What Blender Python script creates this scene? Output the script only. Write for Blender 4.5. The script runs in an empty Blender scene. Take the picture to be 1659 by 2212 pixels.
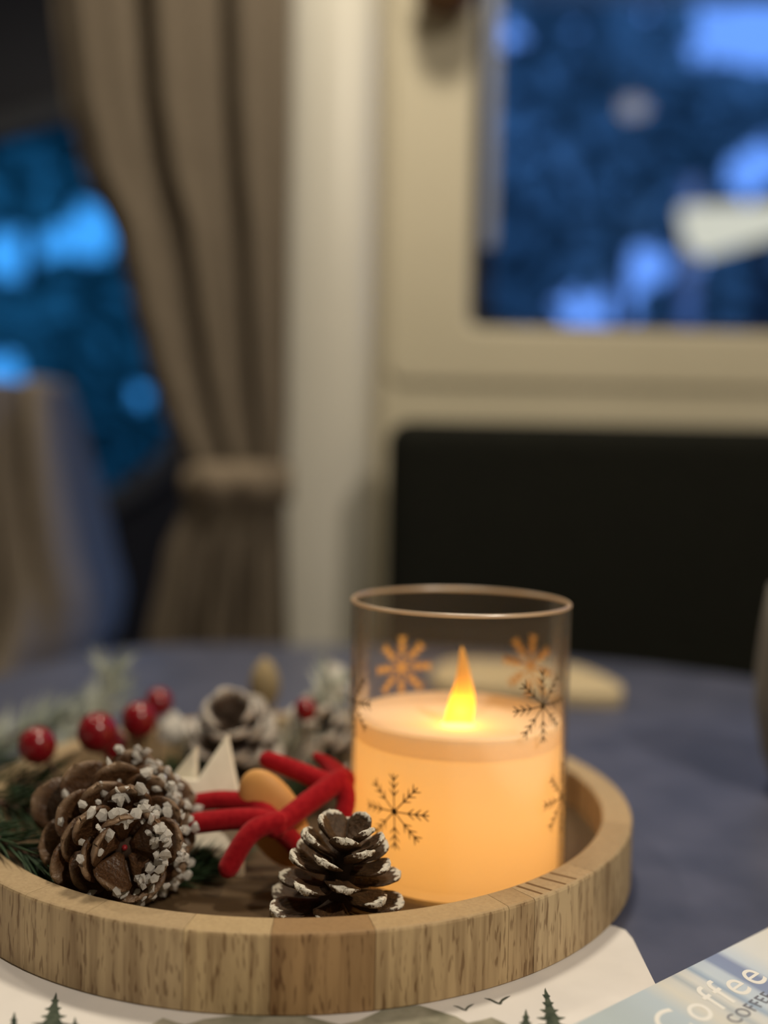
import bpy, bmesh, math, random
from mathutils import Vector, Matrix, noise
import numpy as np

scene = bpy.context.scene
COL = scene.collection
# ------------------------------------------------------------------ camera
F_PX, PITCH, ROLL, HC = 2200.0, 0.039, 0.0195, 0.152
cp, sp, cr, sr = math.cos(PITCH), math.sin(PITCH), math.cos(ROLL), math.sin(ROLL)
R0, U0, FWD = Vector((1, 0, 0)), Vector((0, sp, cp)), Vector((0, cp, -sp))
RIGHT, UP = R0 * cr + U0 * sr, U0 * cr - R0 * sr
cam_d = bpy.data.cameras.new('camera')
cam = bpy.data.objects.new('camera', cam_d); COL.objects.link(cam)
M = Matrix((RIGHT, UP, -FWD)).transposed().to_4x4(); M.translation = (0, 0, HC)
cam.matrix_world = M
cam_d.sensor_fit = 'HORIZONTAL'; cam_d.sensor_width = 36.0
cam_d.lens = 36.0 * F_PX / 1659.0
cam_d.clip_start = 0.01; cam_d.clip_end = 100
cam_d.dof.use_dof = True
cam_d.dof.focus_distance = 0.308
cam_d.dof.aperture_fstop = cam_d.lens / 12.0
scene.camera = cam
scene.view_settings.view_transform = 'Standard'
scene.view_settings.look = 'None'
scene.view_settings.gamma = 1.0
scene.view_settings.use_curve_mapping = False
scene.view_settings.exposure = 0.0
scene.cycles.use_denoising = True
scene.cycles.sample_clamp_indirect = 4.0
scene.cycles.sample_clamp_direct = 8.0
scene.cycles.max_bounces = 7
scene.cycles.adaptive_threshold = 0.02
scene.cycles.transparent_max_bounces = 24

# ------------------------------------------------------------------ dusk sky
w = bpy.data.worlds.new('dusk_sky'); scene.world = w; w.use_nodes = True
bg = w.node_tree.nodes['Background']
bg.inputs['Color'].default_value = (0.14, 0.33, 0.92, 1)
bg.inputs['Strength'].default_value = 1.25

def area_light(name, loc, target, size, power, color):
    d = bpy.data.lights.new(name, 'AREA'); d.shape = 'DISK'; d.size = size; d.energy = power; d.color = color
    o = bpy.data.objects.new(name, d); COL.objects.link(o); o.location = loc
    o.rotation_euler = (Vector(target) - Vector(loc)).to_track_quat('-Z', 'Y').to_euler()
    return o
# the ceiling lamps of the cabin, plus an added fill over the cab
area_light('ceiling_light', (0.66, -0.49, 1.16), (0.45, -0.1, 0), 0.08, 12.0, (1.0, 0.87, 0.71))
area_light('ceiling_light', (0.05, 0.66, 1.16), (0.05, 0.70, 0), 0.16, 7.5, (1.0, 0.86, 0.65))
area_light('cab_fill_light', (-0.75, 1.05, 1.16), (-0.75, 1.15, 0), 0.12, 5.0, (1.0, 0.86, 0.66))  # added fill to brighten the seat cover; no lamp seen there

# ------------------------------------------------------------------ helpers
def ray(u, v):
    x, y = (u - 829.5) / F_PX, -(v - 1106.0) / F_PX
    return FWD + RIGHT * x + UP * y
def P(u, v, Y):                     # photo direction at depth Y
    d = ray(u, v); return Vector((0, 0, HC)) + d * (Y / d.y)
def T(u, v, z=0.0):                 # photo direction onto the level z
    d = ray(u, v); return Vector((0, 0, HC)) + d * ((z - HC) / d.z)
def proj(p):
    q = Vector(p) - Vector((0, 0, HC)); f = q.dot(FWD)
    return 829.5 + q.dot(RIGHT) / f * F_PX, 1106.0 - q.dot(UP) / f * F_PX

def mat(name):
    m = bpy.data.materials.new(name); m.use_nodes = True
    nt = m.node_tree
    return m, nt, nt.nodes['Principled BSDF']
def N(nt, t, **kw):
    n = nt.nodes.new(t)
    for k, v in kw.items(): setattr(n, k, v)
    return n
def simple(name, col, rough=0.6, spec=0.5, **kw):
    m, nt, b = mat(name)
    b.inputs['Base Color'].default_value = (*col, 1); b.inputs['Roughness'].default_value = rough
    b.inputs['Specular IOR Level'].default_value = spec
    for k, v in kw.items(): b.inputs[k.replace('_', ' ')].default_value = v
    return m
def noisy(name, c1, c2, scale=(1, 1, 1), nscale=8, detail=5, rough=0.6, spec=0.4, bump=0.0, lo=0.35, hi=0.65, dist=0.002, coord='Object'):
    m, nt, b = mat(name)
    tc = N(nt, 'ShaderNodeTexCoord'); mp = N(nt, 'ShaderNodeMapping'); mp.inputs['Scale'].default_value = scale
    no = N(nt, 'ShaderNodeTexNoise'); no.inputs['Scale'].default_value = nscale; no.inputs['Detail'].default_value = detail
    cr_ = N(nt, 'ShaderNodeValToRGB')
    cr_.color_ramp.elements[0].position = lo; cr_.color_ramp.elements[0].color = (*c1, 1)
    cr_.color_ramp.elements[1].position = hi; cr_.color_ramp.elements[1].color = (*c2, 1)
    L = nt.links.new
    L(tc.outputs[coord], mp.inputs[0]); L(mp.outputs[0], no.inputs['Vector']); L(no.outputs['Fac'], cr_.inputs[0]); L(cr_.outputs[0], b.inputs['Base Color'])
    b.inputs['Roughness'].default_value = rough; b.inputs['Specular IOR Level'].default_value = spec
    if bump:
        bp = N(nt, 'ShaderNodeBump'); bp.inputs['Strength'].default_value = bump; bp.inputs['Distance'].default_value = dist
        L(no.outputs['Fac'], bp.inputs['Height']); L(bp.outputs[0], b.inputs['Normal'])
    return m
def emitter(name, col, s):
    m = bpy.data.materials.new(name); m.use_nodes = True; nt = m.node_tree; nt.nodes.clear()
    e = N(nt, 'ShaderNodeEmission'); e.inputs[0].default_value = (*col, 1); e.inputs[1].default_value = s
    o = N(nt, 'ShaderNodeOutputMaterial'); nt.links.new(e.outputs[0], o.inputs[0]); return m
def thin_glass(name, tint=(1, 1, 1), refl=1.0, rough=0.02, haze=0.0, hazecol=(.8, .8, .8)):
    m = bpy.data.materials.new(name); m.use_nodes = True; nt = m.node_tree; nt.nodes.clear(); L = nt.links.new
    t = N(nt, 'ShaderNodeBsdfTransparent'); t.inputs[0].default_value = (*tint, 1)
    g = N(nt, 'ShaderNodeBsdfGlossy'); g.inputs['Roughness'].default_value = rough
    fr = N(nt, 'ShaderNodeFresnel'); fr.inputs[0].default_value = 1.45
    geo = N(nt, 'ShaderNodeNewGeometry')
    # a closed wall of two faces: the same reflectance from either side
    mx0 = N(nt, 'ShaderNodeMix'); mx0.data_type = 'FLOAT'
    mx0.inputs[2].default_value = 1.45; mx0.inputs[3].default_value = 1 / 1.45
    L(geo.outputs['Backfacing'], mx0.inputs[0]); 
    lw = N(nt, 'ShaderNodeLayerWeight'); lw.inputs[0].default_value = 0.12
    mul = N(nt, 'ShaderNodeMath', operation='MULTIPLY'); mul.inputs[1].default_value = refl
    L(lw.outputs['Fresnel'], mul.inputs[0])
    mx = N(nt, 'ShaderNodeMixShader'); L(mul.outputs[0], mx.inputs[0]); L(t.outputs[0], mx.inputs[1]); L(g.outputs[0], mx.inputs[2])
    out = N(nt, 'ShaderNodeOutputMaterial'); last = mx
    nt.nodes.remove(mx0); nt.nodes.remove(geo); nt.nodes.remove(fr)
    if haze:
        d = N(nt, 'ShaderNodeBsdfDiffuse'); d.inputs[0].default_value = (*hazecol, 1)
        tr = N(nt, 'ShaderNodeBsdfTranslucent'); tr.inputs[0].default_value = (*hazecol, 1)
        a = N(nt, 'ShaderNodeMixShader'); a.inputs[0].default_value = 0.5; L(d.outputs[0], a.inputs[1]); L(tr.outputs[0], a.inputs[2])
        m2 = N(nt, 'ShaderNodeMixShader'); m2.inputs[0].default_value = haze; L(mx.outputs[0], m2.inputs[1]); L(a.outputs[0], m2.inputs[2]); last = m2
    L(last.outputs[0], out.inputs[0]); return m
def translucent(name, col, tcol, mixf=0.5, gloss=0.0):
    m = bpy.data.materials.new(name); m.use_nodes = True; nt = m.node_tree; nt.nodes.clear(); L = nt.links.new
    d = N(nt, 'ShaderNodeBsdfDiffuse'); d.inputs[0].default_value = (*col, 1)
    t = N(nt, 'ShaderNodeBsdfTranslucent'); t.inputs[0].default_value = (*tcol, 1)
    mx = N(nt, 'ShaderNodeMixShader'); mx.inputs[0].default_value = mixf; L(d.outputs[0], mx.inputs[1]); L(t.outputs[0], mx.inputs[2])
    out = N(nt, 'ShaderNodeOutputMaterial'); last = mx
    if gloss:
        g = N(nt, 'ShaderNodeBsdfGlossy'); g.inputs['Roughness'].default_value = .3
        m2 = N(nt, 'ShaderNodeMixShader'); m2.inputs[0].default_value = gloss; L(mx.outputs[0], m2.inputs[1]); L(g.outputs[0], m2.inputs[2]); last = m2
    L(last.outputs[0], out.inputs[0]); return m

def new_mesh(name, verts, faces, smooth=False):
    me = bpy.data.meshes.new(name); me.from_pydata([tuple(v) for v in verts], [], faces); me.update()
    if smooth: me.polygons.foreach_set('use_smooth', [True] * len(me.polygons))
    return me
def fixn(me):
    bm = bmesh.new(); bm.from_mesh(me); bmesh.ops.recalc_face_normals(bm, faces=bm.faces); bm.to_mesh(me); bm.free(); return me
def obj(name, me, m=None, parent=None, mw=None, kind=None):
    o = bpy.data.objects.new(name, me); COL.objects.link(o)
    if m is not None and len(me.materials) == 0: me.materials.append(m)
    if parent is not None: o.parent = parent
    if mw is not None: o.matrix_local = mw
    if kind: o['kind'] = kind
    return o
def tag(o, label, cat, group=None):
    o['label'] = label; o['category'] = cat
    if group: o['group'] = group
    return o
def empty(name, loc, label, cat, group=None, rot=None):
    o = bpy.data.objects.new(name, None); COL.objects.link(o); o.empty_display_size = 0.01
    m = rot.to_4x4() if rot is not None else Matrix.Identity(4)
    m.translation = loc; o.matrix_world = m; o['_inv'] = 0; del o['_inv']
    INV[o.name] = m.inverted()
    return tag(o, label, cat, group)
INV = {}
def child(name, me, m, root, mw=None, world=True, parent=None, kind=None):
    """a part; its mesh is given in world coordinates unless world=False"""
    if world and mw is None:
        me.transform(INV[root.name])
    return obj(name, me, m, parent or root, mw, kind)
def struct(name, me, m, parent=None):
    o = obj(name, me, m, parent)
    if parent is None: o['kind'] = 'structure'
    return o
def box_me(a, b, bevel=0.0, seg=2):
    bm = bmesh.new(); bmesh.ops.create_cube(bm, size=1)
    for v in bm.verts:
        v.co = Vector([a[i] if v.co[i] < 0 else b[i] for i in range(3)])
    if bevel: bmesh.ops.bevel(bm, geom=bm.edges[:], offset=bevel, segments=seg, affect='EDGES', profile=0.5)
    me = bpy.data.meshes.new('box'); bm.to_mesh(me); bm.free(); return me
def prism_me(pts, z0, z1, bevel=0.0, seg=2):        # pts in xy
    bm = bmesh.new(); vs = [bm.verts.new((p[0], p[1], z0)) for p in pts]; f = bm.faces.new(vs)
    r = bmesh.ops.extrude_face_region(bm, geom=[f])
    for e in r['geom']:
        if isinstance(e, bmesh.types.BMVert): e.co.z = z1
    bmesh.ops.recalc_face_normals(bm, faces=bm.faces)
    if bevel:
        ed = [e for e in bm.edges if abs(e.verts[0].co.z - e.verts[1].co.z) < 1e-9]
        bmesh.ops.bevel(bm, geom=ed, offset=bevel, segments=seg, affect='EDGES', profile=0.5)
    me = bpy.data.meshes.new('prism'); bm.to_mesh(me); bm.free(); return me
def lathe_me(prof, n=64, c=(0, 0, 0), smooth=True):
    vs, fs = [], []
    for k in range(n):
        a = 2 * math.pi * k / n
        for r, z in prof: vs.append((c[0] + r * math.cos(a), c[1] + r * math.sin(a), c[2] + z))
    m_ = len(prof)
    for k in range(n):
        k2 = (k + 1) % n
        for j in range(m_ - 1): fs.append((k * m_ + j, k2 * m_ + j, k2 * m_ + j + 1, k * m_ + j + 1))
    bm = bmesh.new(); me = new_mesh('lathe', vs, fs); bm.from_mesh(me)
    bmesh.ops.remove_doubles(bm, verts=bm.verts, dist=1e-7); bmesh.ops.recalc_face_normals(bm, faces=bm.faces); bm.to_mesh(me); bm.free()
    if smooth: me.polygons.foreach_set('use_smooth', [True] * len(me.polygons))
    return me
def catmull(pts, n=8, closed=False):
    pts = [Vector(p) for p in pts]; out = []; m_ = len(pts)
    rng = range(m_) if closed else range(m_ - 1)
    for i in rng:
        g = lambda k: pts[k % m_] if closed else pts[min(max(k, 0), m_ - 1)]
        p0, p1, p2, p3 = g(i - 1), g(i), g(i + 1), g(i + 2)
        for k in range(n):
            t = k / n
            out.append(0.5 * ((2 * p1) + (p2 - p0) * t + (2 * p0 - 5 * p1 + 4 * p2 - p3) * t * t + (3 * p1 - p0 - 3 * p2 + p3) * t ** 3))
    if not closed: out.append(pts[-1])
    return out
def tube_me(path, rad, seg=10, cap=True):
    """path: points, rad: number or list; rounded ends"""
    path = [Vector(p) for p in path]; n = len(path)
    rad = [rad] * n if not hasattr(rad, '__len__') else list(rad)
    if cap:
        d0 = (path[0] - path[1]).normalized(); d1 = (path[-1] - path[-2]).normalized()
        pre = [(path[0] + d0 * rad[0] * s, rad[0] * c) for s, c in ((1.0, .02), (.87, .5), (.5, .87))]
        post = [(path[-1] + d1 * rad[-1] * s, rad[-1] * c) for s, c in ((.5, .87), (.87, .5), (1.0, .02))]
        path = [a for a, _ in pre] + path + [a for a, _ in post]; rad = [b for _, b in pre] + rad + [b for _, b in post]
    n = len(path); vs, fs = [], []
    up = Vector((0.13, 0.37, 0.92)).normalized()
    for i in range(n):
        t = (path[min(i + 1, n - 1)] - path[max(i - 1, 0)]).normalized()
        a = t.cross(up)
        if a.length < 1e-4: a = t.cross(Vector((1, 0, 0)))
        a.normalize(); b = t.cross(a); 
        for k in range(seg):
            th = 2 * math.pi * k / seg; vs.append(path[i] + (a * math.cos(th) + b * math.sin(th)) * rad[i])
    for i in range(n - 1):
        for k in range(seg):
            k2 = (k + 1) % seg; fs.append((i * seg + k, i * seg + k2, (i + 1) * seg + k2, (i + 1) * seg + k))
    fs.append(tuple(range(seg))[::-1]); fs.append(tuple((n - 1) * seg + k for k in range(seg)))
    return fixn(new_mesh('tube', vs, fs, True))
def sphere_me(c, r, sc=(1, 1, 1), u=20, v=12):
    bm = bmesh.new(); bmesh.ops.create_uvsphere(bm, u_segments=u, v_segments=v, radius=r)
    for q in bm.verts: q.co = Vector(c) + Vector((q.co.x * sc[0], q.co.y * sc[1], q.co.z * sc[2]))
    me = bpy.data.meshes.new('ball'); bm.to_mesh(me); bm.free()
    me.polygons.foreach_set('use_smooth', [True] * len(me.polygons)); return me
def join_me(mes):
    bm = bmesh.new()
    for m_ in mes: bm.from_mesh(m_)
    me = bpy.data.meshes.new('joined'); bm.to_mesh(me); bm.free(); return me

# ------------------------------------------------------------------ materials
M_cream = noisy('cream_wall_panel', (.49, .455, .345), (.54, .50, .385), nscale=3, rough=.5, spec=.35)
M_postc = noisy('cream_post_plastic', (.60, .59, .53), (.65, .64, .58), nscale=3, rough=.35, spec=.5)
M_dark = simple('dark_cab_trim', (.012, .014, .022), .6, .3)
M_cabgrey = simple('grey_cab_lining', (.055, .06, .07), .8, .3)
M_floor = noisy('cabin_floor_vinyl', (.09, .06, .04), (.14, .10, .07), nscale=6, rough=.6)
M_ceil = simple('cabin_ceiling_lining', (.62, .58, .48), .8, .2)
M_table = noisy('slate_tabletop', (.062, .072, .118), (.092, .102, .160), scale=(1, 1, 1), nscale=28, detail=9, rough=.42, spec=.45, bump=.08, dist=.0006)
M_black = noisy('black_upholstery', (.006, .0065, .005), (.011, .012, .009), nscale=220, rough=.9, spec=.15, bump=.2, dist=.0006)
M_curtain = noisy('taupe_curtain_cloth', (.125, .104, .080), (.165, .138, .108), scale=(1, 1, 1), nscale=300, rough=.95, spec=.1, bump=.15, dist=.0005)
M_drape = noisy('beige_seat_cloth', (.32, .275, .22), (.38, .33, .27), nscale=200, rough=.95, spec=.1)
M_paper = noisy('white_card_paper', (.72, .70, .69), (.76, .74, .73), nscale=60, rough=.85, spec=.2)

# ------------------------------------------------------------------ the setting
struct('floor', box_me((-1.6, -1.7, -.76), (1.3, 2.3, -.72)), M_floor)
struct('ceiling', box_me((-1.6, -1.7, 1.2), (1.3, 2.3, 1.24)), M_ceil)
struct('wall_right', box_me((1.2, -1.7, -.72), (1.24, 1.2, 1.2)), M_cream)
struct('wall_left', box_me((-1.64, -1.7, -.72), (-1.6, 2.3, 1.2)), M_cream)
struct('wall_front', box_me((-1.6, -1.74, -.72), (1.24, -1.7, 1.2)), M_cream)

YW = 1.15
gx0, gz0 = P(1022, 400, YW).x, P(1300, 712, YW).z       # lower left corner of the pane
gx1, gz1 = .95, .92
def rect(o, i, y0, y1, rad=0.03):
    """a rectangular panel with a rounded rectangular hole; o, i = (x0,z0,x1,z1)"""
    def rr(b, r, n=6):
        out = []
        for cx, cz, a0 in ((b[2] - r, b[3] - r, 0), (b[0] + r, b[3] - r, 90), (b[0] + r, b[1] + r, 180), (b[2] - r, b[1] + r, 270)):
            for k in range(n + 1):
                a = math.radians(a0 + 90 * k / n); out.append((cx + r * math.cos(a), cz + r * math.sin(a)))
        return out
    I = rr(i, rad); O = rr(o, 0.0001) if not isinstance(o, tuple) or len(o) == 4 else rr(o[:4], o[4])
    n = len(I); vs, fs = [], []
    for y in (y0, y1):
        vs += [(x, y, z) for x, z in I] + [(x, y, z) for x, z in O]
    for k in range(n):
        k2 = (k + 1) % n
        fs += [(k, k2, n + k2, n + k), (2 * n + k, 3 * n + k, 3 * n + k2, 2 * n + k2), (k, 2 * n + k, 2 * n + k2, k2), (n + k, n + k2, 3 * n + k2, 3 * n + k)]
    return fixn(new_mesh('panel', vs, fs))
wx0 = P(826, 600, YW).x
struct('wall_back', rect((wx0, -.72, 1.2, 1.2), (gx0 - .03, gz0 - .03, gx1 + .03, gz1 + .03), YW, YW + .04), M_cream)
win = obj('window_1', rect((wx0 + .004, gz0 - .066, gx1 + .06, gz1 + .06, .02), (gx0, gz0, gx1, gz1), YW - .005, YW + .03, .012), M_cream)
win['kind'] = 'structure'
bv = win.modifiers.new('soft', 'BEVEL'); bv.width = .008; bv.segments = 3; bv.limit_method = 'ANGLE'
M_seal = simple('black_rubber_seal', (.01, .01, .012), .6)
obj('window_seal', rect((gx0 - .004, gz0 - .004, gx1 + .004, gz1 + .004), (gx0 + .006, gz0 + .006, gx1 - .006, gz1 - .006), YW + .012, YW + .026, .012), M_seal, win)
M_pane = thin_glass('window_acrylic', (.95, .97, 1), .24)
obj('pane', box_me((gx0, YW + .016, gz0), (gx1, YW + .019, gz1)), M_pane, win)
M_reflection = simple('pale_blue_grey_reflection', (.24, .26, .33), .6)
obj('frame_reflection_strip', box_me((P(1052, 300, YW).x, YW + .03, P(1060, 520, YW).z), (P(1082, 300, YW).x, YW + .045, gz1)), M_reflection, win)  # solid grey strip standing in for the frame's reflection in the pane

# post at the end of the wall
pl, pr = P(614, 700, 1.08).x, P(806, 700, 1.08).x
pts = [(pl, 1.2)] + [(pl + (pr - pl) * (0.5 - 0.5 * math.cos(a)), 1.105 - .045 * math.sin(a) ** 0.7) for a in [math.pi * k / 14 for k in range(15)]] + [(pr, 1.2)]
post = struct('trim_1', prism_me(pts, -.72, 1.2), M_postc)
struct('trim_2', box_me((pr - .002, 1.13, -.72), (wx0 + .002, 1.19, 1.2)), simple('shadow_gap_trim', (.30, .27, .20), .6))

# cab side: door panel with a window
YC = 2.0
def PC(u, v): p = P(u, v, YC); return (p.x, p.z)
hole = catmull([PC(*q) for q in ((-420, 440), (-150, 345), (60, 282), (220, 250), (330, 300), (385, 480), (400, 700), (398, 880), (350, 985), (265, 1052), (150, 1100), (-80, 1130), (-330, 1110), (-430, 900), (-440, 650))] if False else [Vector((*PC(*q), 0)) for q in ((-420, 440), (-150, 345), (60, 282), (220, 250), (330, 300), (385, 480), (400, 700), (398, 880), (350, 985), (265, 1052), (150, 1100), (-80, 1130), (-330, 1110), (-430, 900), (-440, 650))], 5, True)
hc = sum(hole, Vector()) / len(hole)
def ring_panel(inner, outer, y0, y1):
    n = len(inner); vs, fs = [], []
    for y in (y0, y1): vs += [(p[0], y, p[1]) for p in inner] + [(p[0], y, p[1]) for p in outer]
    for k in range(n):
        k2 = (k + 1) % n
        fs += [(k, k2, n + k2, n + k), (2 * n + k, 3 * n + k, 3 * n + k2, 2 * n + k2), (k, 2 * n + k, 2 * n + k2, k2), (n + k, n + k2, 3 * n + k2, 3 * n + k)]
    return fixn(new_mesh('ring', vs, fs))
def to_rect(p, x0, z0, x1, z1):
    d = p - hc; t = 1e9
    for a, lo, hi in ((d.x, x0 - hc.x, x1 - hc.x), (d.y, z0 - hc.y, z1 - hc.y)):
        if a > 1e-9: t = min(t, hi / a)
        if a < -1e-9: t = min(t, lo / a)
    return hc + d * t
struct('wall_cab', ring_panel(hole, [to_rect(p, -1.6, -.72, .2, 1.2) for p in hole], YC, YC + .04), M_dark)
dw = obj('window_2', ring_panel([hc + (p - hc) * .985 for p in hole], [hc + (p - hc) * 1.09 for p in hole], YC - .02, YC + .01), M_cabgrey)
dw['kind'] = 'structure'
M_tint = thin_glass('tinted_cab_glass', (.58, 1.0, .98), .5)
obj('pane', fixn(new_mesh('pane', [(p.x, YC + .02, p.y) for p in hole] + [(p.x, YC + .024, p.y) for p in hole],
    [tuple(range(len(hole)))[::-1], tuple(range(len(hole), 2 * len(hole)))] + [(k, (k + 1) % len(hole), len(hole) + (k + 1) % len(hole), len(hole) + k) for k in range(len(hole))])), M_tint, dw)

# ------------------------------------------------------------------ table
tp = catmull([Vector((x, y, 0)) for x, y in ((-.30, -.35), (-.30, .25), (-.292, .62), (-.262, .77), (-.20, .862), (-.08, .885), (.06, .872), (.178, .836), (.272, .782), (.36, .69), (.42, .52), (.43, .2), (.43, -.35))], 8)
table = empty('dinette_table', (.05, .3, -.72), 'blue-grey slate dinette table with a rounded far end', 'table')
child('tabletop', prism_me([(p.x, p.y) for p in tp], -.028, 0, .003), M_table, table)
M_steel = simple('brushed_steel', (.4, .4, .4), .35, .5, Metallic=1.0)
child('leg', lathe_me([(0, 0), (.15, 0), (.15, .012), (.035, .02), (.03, .03), (.03, .692), (0, .692)], 32, (.05, .3, -.72)), M_steel, table)

# ------------------------------------------------------------------ black bench behind the table
bench = empty('bench_seat', (.5, .98, -.72), 'black upholstered bench with a high backrest below the cream window', 'bench')
btz = P(1200, 912, .94).z; bx0 = P(834, 1100, .94).x
def cushion(a, b, r):
    return box_me(a, b, r, 4)
child('backrest', cushion((bx0, .94, -.26), (1.15, 1.06, btz), .022), M_black, bench)
child('seat_cushion', cushion((bx0, .56, -.40), (1.15, 1.05, -.262), .03), M_black, bench)
child('base', box_me((bx0 + .01, .62, -.72), (1.14, 1.05, -.40)), M_dark, bench)

# ------------------------------------------------------------------ curtains
def sheet(rows, nu, y_of, mat_, thick=.002):
    """rows: (v, left px, right px, depth); cloth hung along photo directions at its own depth"""
    vs, fs = [], []; n = len(rows)
    for j, (v, l, r, Y) in enumerate(rows):
        for i in range(nu + 1):
            s = i / nu; p = P(l + (r - l) * s, v, Y); p.y += y_of(s, v); vs.append(p)
    for j in range(n - 1):
        for i in range(nu): a = j * (nu + 1) + i; fs.append((a, a + 1, a + nu + 2, a + nu + 1))
    bm = bmesh.new(); me = new_mesh('cloth', vs, fs); bm.from_mesh(me)
    bmesh.ops.recalc_face_normals(bm, faces=bm.faces); bmesh.ops.solidify(bm, geom=bm.faces[:], thickness=thick)
    bm.to_mesh(me); bm.free(); me.polygons.foreach_set('use_smooth', [True] * len(me.polygons)); return me
def interp(tab, v):
    for (a, *x), (b, *y) in zip(tab, tab[1:]):
        if a <= v <= b: t = (v - a) / (b - a); t = t * t * (3 - 2 * t) * .5 + t * .5; return [p + (q - p) * t for p, q in zip(x, y)]
    return list(tab[-1][1:]) if v > tab[-1][0] else list(tab[0][1:])
cur_tab = [(-260, 60, 628), (0, 108, 626), (200, 130, 626), (350, 168, 626), (520, 246, 624), (640, 274, 624), (760, 306, 622), (880, 346, 622), (1000, 400, 618), (1045, 402, 616), (1090, 396, 616), (1200, 352, 618), (1400, 312, 624), (1560, 290, 628)]
rows = [(v, *interp(cur_tab, v), .99) for v in range(-900, 1561, 20)] 
def folds(s, v):
    g = 1.0 if v < 700 else max(.35, 1 - (v - 700) / 500) if v < 1050 else min(.9, .35 + (v - 1050) / 350)
    return .5 * g * (.020 * math.sin(s * 19.5 + 1.1 + .0006 * v) + .009 * math.sin(s * 37 + .5 - .001 * v) + .006 * math.sin(s * 9 + v * .004))
curt = empty('tied_curtain', (P(470, 1045, .99).x, .99, -.3), 'taupe curtain gathered by a tie-back beside the cream post', 'curtain')
child('drape', sheet(rows, 90, folds, M_curtain), M_curtain, curt)
band = []
for v in range(1004, 1088, 8):
    k = (v - 1045) / 42; band.append((v, 384 + 6 * k * k - 4, 618, .955))
M_band = noisy('tie_band_cloth', (.19, .155, .115), (.225, .185, .14), nscale=200, rough=.95, spec=.1)
child('tie_back', sheet(band, 30, lambda s, v: .045 * (2 * s - 1) ** 2 + .008 * math.sin(s * 15) - .012 * (1 - ((v - 1045) / 42) ** 2), M_band, .003), M_band, curt)

dr_tab = [(820, -130, 84), (860, -170, 104), (960, -240, 124), (1060, -300, 146), (1180, -320, 166), (1300, -320, 190), (1380, -320, 176), (1440, -320, 140), (1560, -330, 110)]
rows = [(v, *interp(dr_tab, v), 1.2) for v in range(820, 1561, 15)]
dr = empty('seat_cover', (P(-60, 1500, 1.2).x, 1.2, -.72), 'beige-grey cloth seat cover with soft vertical folds below the cab window', 'seat cover')
child('cover_cloth', sheet(rows, 50, lambda s, v: .03 * math.sin(s * 15 + v * .004) + .014 * math.sin(s * 31 - v * .003) + .10 * (2 * s - 1) ** 2, M_drape, .01), M_drape, dr)
child('seat_body', box_me((P(-300, 1300, 1.28).x, 1.30, -.72), (P(90, 1300, 1.28).x, 1.45, .02), .05, 3), M_dark, dr)

# brown ornament above the window frame
orn = empty('hanging_ornament', P(962, -20, 1.115), 'brown round wooden ornament hanging in front of the window frame', 'ornament')
oc = P(965, -34, 1.112)
M_brown = noisy('brown_turned_wood', (.10, .045, .012), (.16, .075, .022), scale=(1, 1, 6), nscale=20, rough=.5)
child('bead', lathe_me([(0, -.032), (.016, -.030), (.030, -.020), (.034, 0), (.030, .018), (.014, .028), (.004, .033), (0, .034)], 32, oc), M_brown, orn)
child('cord', tube_me([oc + Vector((0, 0, .032)), oc + Vector((0, .0, 1.195 - oc.z))], .0015, 6), M_brown, orn)

# ------------------------------------------------------------------ outdoors
rnd = random.Random(5)
M_leaf = noisy('dusk_foliage', (.13, .21, .20), (.30, .42, .40), nscale=1.2, rough=.8, spec=.2)
M_trunk = noisy('dark_bark', (.02, .018, .016), (.05, .045, .04), scale=(8, 8, 1), nscale=4, rough=.95)
gapsR = [(1640, 20, 66), (1580, 70, 48), (1520, 105, 26), (1655, 90, 45), (1610, 378, 38), (1655, 345, 34), (1395, 578, 40), (1240, 668, 28), (1335, 662, 38), (1100, 75, 14), (1500, 560, 12)]
gapsL = [(195, 500, 50), (30, 548, 46), (110, 525, 16), (0, 822, 42), (300, 862, 14)]
def tree(spot, h, rx, rz, cz, n, size, label, gaps, seed):
    r = random.Random(seed)
    t = empty('tree', (spot[0], spot[1], -1.1), label, 'tree', 'trees outside at dusk')
    child('trunk', tube_me([(spot[0], spot[1], -1.1), (spot[0] + .05, spot[1], cz * .5), (spot[0], spot[1], cz + rz * .6)], [.11, .08, .03], 8), M_trunk, t)
    vs, fs = [], []
    for _ in range(n):
        while True:
            d = Vector((r.uniform(-1, 1), r.uniform(-1, 1), r.uniform(-1, 1)))
            if d.length < 1: break
        c = Vector((spot[0] + d.x * rx, spot[1] + d.y * rx * .6, cz + d.z * rz))
        u, v = proj(c)
        if any((u - a) ** 2 + (v - b) ** 2 < (q + size * .35 * F_PX / c.y) ** 2 for a, b, q in gaps): continue
        a = Vector((r.gauss(0, 1), r.gauss(0, 1), r.gauss(0, .6))).normalized(); b = a.cross(Vector((r.gauss(0, 1), r.gauss(0, 1), r.gauss(0, 1)))).normalized()
        s = size * r.uniform(.6, 1.2); k = len(vs)
        vs += [c - a * s * .5, c + b * s * .22, c + a * s * .5, c - b * s * .22]; fs.append((k, k + 1, k + 2, k + 3))
    child('foliage', new_mesh('foliage', vs, fs), M_leaf, t, kind='stuff')
YT = 7.0
def tx(u, Y): return P(u, 600, Y).x
tree((tx(1110, 5.7), 5.7), 4, .75, 1.9, 1.2, 2600, .24, 'slim dark leafy tree outside the cream window, behind the pane corner', gapsR, 1)
tree((tx(1330, 7.1), 7.1), 4, .85, 2.0, 1.3, 3200, .26, 'broad dark leafy tree outside in the middle of the cream-framed window', gapsR, 2)
tree((tx(1580, 8.5), 8.5), 4, .95, 2.2, 1.2, 3200, .26, 'dark leafy tree outside directly behind the glowing cream sign', gapsR, 3)
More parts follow.
